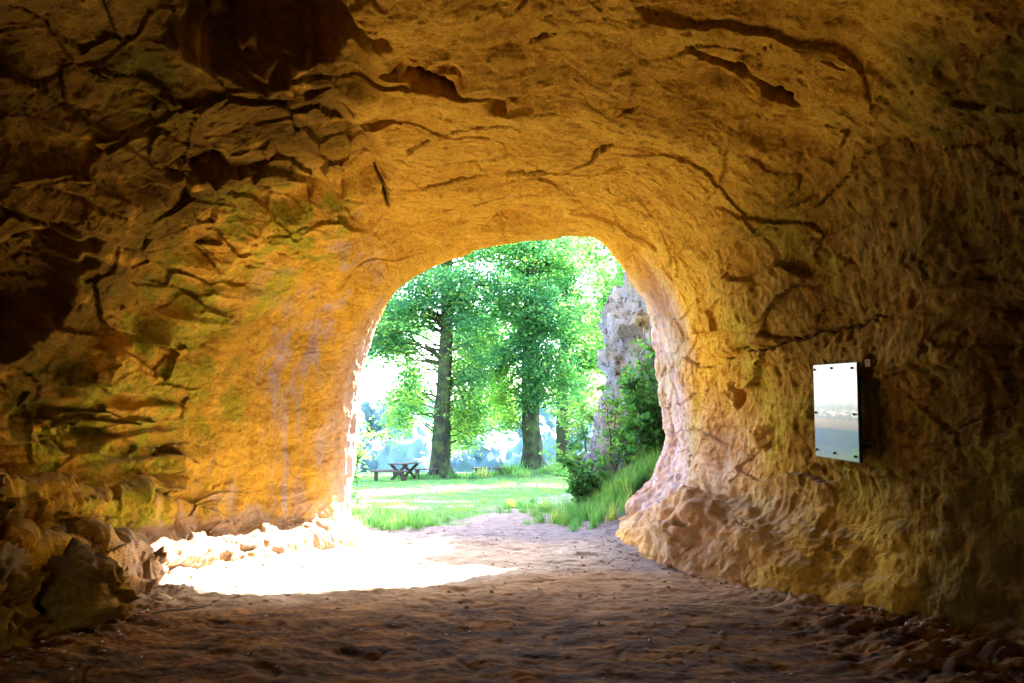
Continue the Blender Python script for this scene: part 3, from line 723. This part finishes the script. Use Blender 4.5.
# ------------------------------------------------------------------ shrubs
def shrub(name, base, stems, label, cat, seed, leaf, mat, per=10, group=None, tone=.45, droop=.5):
    """stems: list of (tip dx, dy, dz, number of side twigs, twig length)"""
    r = np.random.default_rng(seed)
    root = empty(name, base); tag(root, label, cat, group)
    T = Tubes(); cen, dirs, tn = [], [], []
    for (dx, dy, dz, nt, tl) in stems:
        p = limb_path((r.normal(0, .06), r.normal(0, .06), -.1), (dx, dy, dz), .05, r, 10)
        T.add(p, np.linspace(.018, .004, 10), 6)
        for k in range(nt):
            t = r.uniform(.22, 1); i = t * 9; a = p[int(i)] + (p[min(9, int(i) + 1)] - p[int(i)]) * (i % 1)
            an = r.uniform(0, 2 * np.pi); d = np.array([math.cos(an), math.sin(an), r.uniform(-.1, .55)])
            L = tl * r.uniform(.4, 1.1) * (1.15 - .5 * t)
            e = a + d * L
            T.add(limb_path(a, e, .04, r, 5), np.linspace(.006, .002, 5), 5)
            m = max(3, int(per * r.uniform(.6, 1.4)))
            s = r.uniform(.15, 1.05, m)[:, None]
            q = a + (e - a) * s + r.normal(0, .35 * leaf, (m, 3)); q[:, 2] -= .1 * leaf
            cen.append(q); dirs.append(np.tile(d, (m, 1)) + r.normal(0, .6, (m, 3))); tn.append(np.full(m, np.clip(tone + r.normal(0, .2), 0, 1)))
    T.build('stem', M_stem, root)
    leaf_mesh('foliage', np.concatenate(cen), leaf, mat, root, r=r, tone=np.concatenate(tn), dirs=np.concatenate(dirs), droop=droop, ar=.7)
    return root
rs = random.Random(4)
def fan(n, rx, ry, h0, h1, nt, tl, sx=0, sy=0):
    return [(sx + rs.uniform(-rx, rx), sy + rs.uniform(-ry, ry), rs.uniform(h0, h1), nt, tl) for _ in range(n)]
shrub('elder_shrub', loc(2.45, 13.0), fan(11, .55, .5, 1.2, 2.6, 26, .48, .15) , 'tall leafy shrub against the pale cliff spur', 'shrub', 3, .105, M_bush, 11)
shrub('ash_sapling', loc(2.2, 13.7), fan(8, .55, .35, 1.9, 3.3, 24, .45, .1), 'slender sapling with open leaves climbing in front of the pale cliff spur', 'sapling', 41, .10, M_bush, 8, tone=.75)
shrub('bramble_bush', loc(1.55, 13.6), fan(15, .55, .5, .5, 1.15, 26, .38), 'low dark bush at the left end of the grassy bank', 'bush', 9, .085, M_bush, 11, tone=.3)
shrub('young_maple', loc(1.75, 15.8), fan(9, .9, .5, 1.2, 2.3, 24, .55), 'airy bright green sapling behind the low dark bush', 'sapling', 15, .11, M_light, 9, tone=.5)
shrub('wall_sprig', loc(-3.15, 12.6), fan(5, .35, .3, .9, 1.7, 14, .4, .25), 'leafy sprig poking in at the left edge of the cave mouth', 'plant', 27, .12, M_bush, 8, tone=.6)

# ------------------------------------------------------------------ grass
def build_grass():
    r = np.random.default_rng(99)
    xs, ys, hs, ws, tn = [], [], [], [], []
    def put(x, y, h, w, t): xs.append(x); ys.append(y); hs.append(h); ws.append(w); tn.append(t)
    # turf: density falls with distance
    n = 210000
    y = 11.2 * (44 / 11.2) ** (r.random(n) ** 1.25); x = r.uniform(-.36, .25, n) * y + r.normal(0, .3, n)
    pm, w = path_mask(x, y)
    p = np.stack([x, y, 0 * x], 1).astype(F32)
    bare = sst(.05, .5, fbm(p, (.35, .8, 1), 4, 700)) * sst(34, 15, y)
    keep = r.random(n) < np.clip((1 - pm) * (1 - .85 * bare), 0, 1) * sst(11.0, 12.0, y)
    x, y = x[keep], y[keep]; k = len(x)
    clump = fbm(np.stack([x, y, 0 * x], 1).astype(F32), 1.3, 3, 740)
    put(x, y, (.028 + .034 * r.random(k)) * (1 + .7 * np.clip(clump, -.6, 1.5)) * (1 + .012 * (y - 11)), .006 + .0011 * (y - 11), .45 + .35 * clump)
    # long grass: bank on the right, tuft at the left jamb, around the trunks
    def patch(cx, cy, rx, ry, n, h0, h1, w, t):
        k = max(8, n // 55)                                    # tussocks
        tx = cx + rx * r.normal(size=k); ty = cy + ry * r.normal(size=k); th = r.uniform(.55, 1.25, k); tt = .22 * r.normal(size=k)
        i = r.integers(0, k, n); sp = .05 + .02 * (cy > 20) * 6
        x = tx[i] + sp * r.normal(size=n); y = ty[i] + sp * r.normal(size=n)
        dead = (r.random(n) < .012) * .5
        put(x, y, r.uniform(h0, h1, n) * th[i] * (1 + .3 * (dead > 0)), w * r.uniform(.5, 1.5, n), t - .12 + tt[i] + .12 * r.normal(size=n) + dead)
    patch(-2.05, 12.0, .30, .45, 3600, .08, .24, .007, .45)
    patch(-2.5, 13.2, .4, .6, 1800, .08, .22, .007, .5)
    patch(2.05, 12.7, .45, .55, 8200, .14, .40, .008, .6)
    patch(1.35, 12.7, .35, .5, 5200, .10, .28, .008, .55)
    patch(2.5, 12.2, .22, .3, 1800, .15, .42, .008, .7)
    patch(1.2, 15.5, .8, 1.2, 3000, .10, .26, .009, .55)
    patch(-3.7, 35.3, 1.0, .5, 900, .2, .45, .03, .3)
    patch(1.4, 37, 1.6, .7, 1800, .2, .6, .03, .6)
    patch(-1.2, 37.5, 1.4, .7, 900, .15, .4, .03, .4)
    x = np.concatenate(xs); y = np.concatenate(ys); h = np.concatenate(hs); w = np.concatenate(ws); t = np.clip(np.concatenate(tn), 0, 1)
    n = len(x)
    z = ground_z(x, y) + .0
    p = np.stack([x, y, 0 * x], 1).astype(F32)
    z = z + .06 * fbm(p, .45, 3, 601) * sst(60, 20, y) - .02
    a = r.uniform(0, 2 * np.pi, n); lean = r.uniform(.1, .75, n) * h
    d = np.stack([np.cos(a), np.sin(a)], 1); s = np.stack([-d[:, 1], d[:, 0]], 1)
    b = np.stack([x, y, z], 1)
    side = np.concatenate([s * (w * .5)[:, None], np.zeros((n, 1))], 1)
    mid = b + np.concatenate([d * (lean * .35)[:, None], (h * .6)[:, None]], 1)
    tip = b + np.concatenate([d * lean[:, None], h[:, None]], 1)
    v = np.stack([b - side, b + side, mid + side * .8, mid - side * .8, tip], 1).reshape(-1, 3)
    i = np.arange(n)[:, None] * 5
    q = i + np.array([[0, 1, 2, 3]]); tr = i + np.array([[3, 2, 4]])
    o = mesh_np('grass', v, q, M_grass, smooth=False, tris=tr, attrs={'rnd': np.repeat(t, 5)})
    return tag(o, 'green grass growing on the terrace outside the cave', 'grass', kind='stuff')
build_grass()

# ------------------------------------------------------------------ picnic table, benches
M_wood = mat_plain('weathered_timber', (.015, .014, .012), (.04, .038, .034), (2, 14, 14), .85, .5)
M_wood_top = mat_plain('silvered_timber', (.03, .03, .03), (.07, .07, .068), (2, 14, 14), .8, .5)
def rotm(ax, d): return Matrix.Rotation(math.radians(d), 4, ax)
t = empty('picnic_table', loc(-5.3, 34.0), math.radians(70)); tag(t, 'weathered wooden picnic table with crossed legs left of the bare trunk', 'picnic table')
bm = bmesh.new()
for k in range(4): bm_box(bm, 1.75, .19, .055, (0, -.31 + .205 * k, .80), bevel=.008)
bm_obj('tabletop', bm, M_wood_top, t)
for sx in (-1, 1):
    bm = bmesh.new()
    bm_box(bm, .09, 1.15, .13, (sx * .55, 0, .40), rotm('X', 42), .008); bm_obj('leg', bm, M_wood, t)
    bm = bmesh.new()
    bm_box(bm, .088, 1.15, .13, (sx * .55 + .093, 0, .40), rotm('X', -42), .008); bm_obj('leg', bm, M_wood, t)
bm = bmesh.new(); bm_box(bm, 1.2, .10, .10, (0, 0, .40), bevel=.006); bm_obj('stretcher', bm, M_wood, t)
def bench(l, rz, length, label):
    t = empty('bench', l, math.radians(rz)); tag(t, label, 'bench', 'plank benches on the terrace')
    bm = bmesh.new()
    for k in (-1, 1): bm_box(bm, length, .17, .06, (0, .09 * k, .45), bevel=.008)
    bm_obj('seat', bm, M_wood_top, t)
    for sx in (-1, 1):
        bm = bmesh.new(); bm_box(bm, .16, .30, .52, (sx * length * .36, 0, .16), bevel=.01); bm_obj('leg', bm, M_wood, t)
    return t
bench(loc(-5.75, 32.6), 6, 1.7, 'plank bench in front of the picnic table')
bench(loc(-6.45, 35.3), 14, 1.3, 'short plank bench behind the picnic table')
bench(loc(-4.35, 35.0), 24, 1.2, 'bench half hidden behind the bare trunk')
bench(loc(-1.25, 36.6), -4, 1.75, 'low bench standing alone between the two big trunks')

# ------------------------------------------------------------------ information board
M_case = mat_plain('dark_blue_case', (.012, .015, .03), (.02, .024, .045), (3, 3, 3), .5, .1)
M_bolt = mat_plain('dark_steel', (.02, .02, .022), (.05, .05, .05), (9, 9, 9), .4, .1, Metallic=.8)
def mat_panel():
    s = NT('printed_panel'); o = s.objc()
    sp = s.n('ShaderNodeSeparateXYZ', inp={0: o})
    u, v = sp.outputs[0], sp.outputs[2]                       # metres on the panel: x -.33..+.33, z -.435..+.435
    nz = s.noise(s.mapping(o, (5, 1, 4)), 2.2, 7, .65, 1.4); nf = s.noise(s.mapping(o, (3, 1, 9)), 4, 6, .6, .6)
    vv = s.math('ADD', v, s.math('MULTIPLY', s.math('SUBTRACT', nz, .5), .10))
    col = s.ramp(s.mrange(vv, -.435, .435), [(0, (.14, .17, .05)), (.08, (.10, .17, .11)), (.16, (.05, .11, .19)), (.30, (.08, .15, .22)), (.33, (.42, .31, .22)), (.40, (.50, .40, .30)), (.43, (.09, .17, .21)), (.50, (.16, .26, .32)), (.55, (.30, .40, .45)), (.62, (.82, .84, .86)), (1, (.86, .87, .89))])
    low = s.mrange(v, -.10, -.16)
    col = s.mix(s.math('MULTIPLY', low, s.mrange(nz, .5, .7)), col, (.03, .10, .28))
    col = s.mix(s.math('MULTIPLY', s.math('MULTIPLY', s.mrange(v, .03, 0), s.mrange(v, -.06, -.03)), s.mrange(nf, .45, .6)), col, (.88, .78, .72))
    col = s.mix(s.math('MULTIPLY', s.math('MULTIPLY', s.mrange(u, -.20, -.26), s.mrange(v, .13, .09)), s.math('MULTIPLY', s.mrange(v, -.08, -.04), s.mrange(nf, .4, .6))), col, (.30, .50, .55))
    s.bsdf(col, .5, None, spec=.3, **{'Coat Weight': .4, 'Coat Roughness': .05, 'Coat IOR': 1.6})
    return s.m
M_panel = mat_panel()
BR = np.array([3.12, 6.178]); BL = np.array([3.12 - .139 * .686, 6.864])
dirv = BL - BR; ang = math.atan2(dirv[1], dirv[0])             # along the board, toward the mouth
root = empty('information_board', ((BR[0] + BL[0]) / 2, (BR[1] + BL[1]) / 2, 1.777), ang + math.pi)
root.rotation_euler.y = math.radians(3); root.scale = (1.04, 1.04, 1.04)
# local: x runs toward the near edge, -y faces the void
tag(root, 'white glossy information board in a dark case fixed to the right wall', 'information board')
bm = bmesh.new(); bm_box(bm, .665, .026, .872, (0, .019, 0), bevel=.004); bm_obj('case', bm, M_case, root)
bm = bmesh.new(); bm_box(bm, .655, .006, .862, (0, 0, 0), bevel=.001); bm_obj('panel', bm, M_panel, root)
for bx, bz in ((-.30, .39), (-.03, .395), (.27, .385), (-.30, -.02), (.28, -.02), (-.30, -.37), (-.02, -.38), (.28, -.385)):
    bm = bmesh.new()
    bmesh.ops.create_cone(bm, cap_ends=True, segments=14, radius1=.012, radius2=.009, depth=.016, matrix=Matrix.Translation((bx, -.011, bz)) @ rotm('X', 90))
    bm_obj('bolt', bm, M_bolt, root, True)
for bx in (-.24, .24):
    for bz in (-.3, .3):
        bm = bmesh.new(); bm_box(bm, .025, .34, .025, (bx, .215, bz)); bm_obj('bracket', bm, M_bolt, root)
M_white = mat_plain('white_plastic', (.70, .70, .68), (.80, .80, .78), (9, 9, 9), .5, .05)
pl = empty('small_plate', (3.21, 6.14, 2.20), ang + math.pi + .6); tag(pl, 'tiny white plate on the wall right of the board', 'plate')
bm = bmesh.new(); bm_box(bm, .045, .008, .065, (0, 0, 0), bevel=.001); bm_obj('plate_face', bm, M_white, pl)
bm = bmesh.new(); bm_box(bm, .03, .10, .03, (0, .053, 0)); bm_obj('pin', bm, M_bolt, pl)

# ------------------------------------------------------------------ twig on the floor
T = Tubes()
a = np.array([[-3.02, 5.98, .075], [-2.92, 6.06, .08], [-2.83, 6.12, .07], [-2.74, 6.23, .06], [-2.66, 6.30, .065]])
T.add(a, [.009, .011, .010, .008, .004], 7); T.add([a[2], a[2] + (.06, -.02, .03), a[2] + (.13, -.01, .03)], [.006, .005, .003], 6)
o = T.build('twig', mat_plain('dry_twig', (.16, .11, .07), (.30, .23, .16), (9, 9, 9), .9)); tag(o, 'dry forked twig lying on the shaded sand by the sunlit patch', 'twig')

# ------------------------------------------------------------------ camera, light, world
sc = bpy.context.scene
cd = bpy.data.cameras.new('camera'); cam = bpy.data.objects.new('camera', cd); C.objects.link(cam)
cd.sensor_width = 36; cd.lens = 683 / 1024 * 36; cd.clip_start = .05; cd.clip_end = 5000
tilt = math.atan(88.5 / 683)
cam.location = (0, 0, 1.6); cam.rotation_euler = (math.pi / 2 + tilt, 0, 0)
sc.camera = cam
S = Vector((2.8, 4.1, 4.6)).normalized()
ld = bpy.data.lights.new('sun', 'SUN'); ld.energy = 4.2; ld.angle = math.radians(.5); ld.color = (1, .96, .90)
lo = bpy.data.objects.new('sun', ld); C.objects.link(lo); lo.rotation_euler = S.to_track_quat('Z', 'Y').to_euler()
w = bpy.data.worlds.new('World'); sc.world = w; w.use_nodes = True
nt = w.node_tree; bg = nt.nodes['Background']
sk = nt.nodes.new('ShaderNodeTexSky'); sk.sky_type = 'NISHITA'; sk.sun_disc = False
sk.sun_elevation = math.asin(S.z); sk.sun_rotation = math.atan2(S.x, S.y); sk.dust_density = 2.0
nt.links.new(sk.outputs[0], bg.inputs[0]); bg.inputs[1].default_value = .15
sc.view_settings.view_transform = 'Standard'; sc.view_settings.look = 'None'; sc.view_settings.exposure = 0
sc.cycles.film_exposure = 23.5
sc.cycles.use_denoising = True
sc.cycles.max_bounces = 12; sc.cycles.diffuse_bounces = 7; sc.cycles.transparent_max_bounces = 8
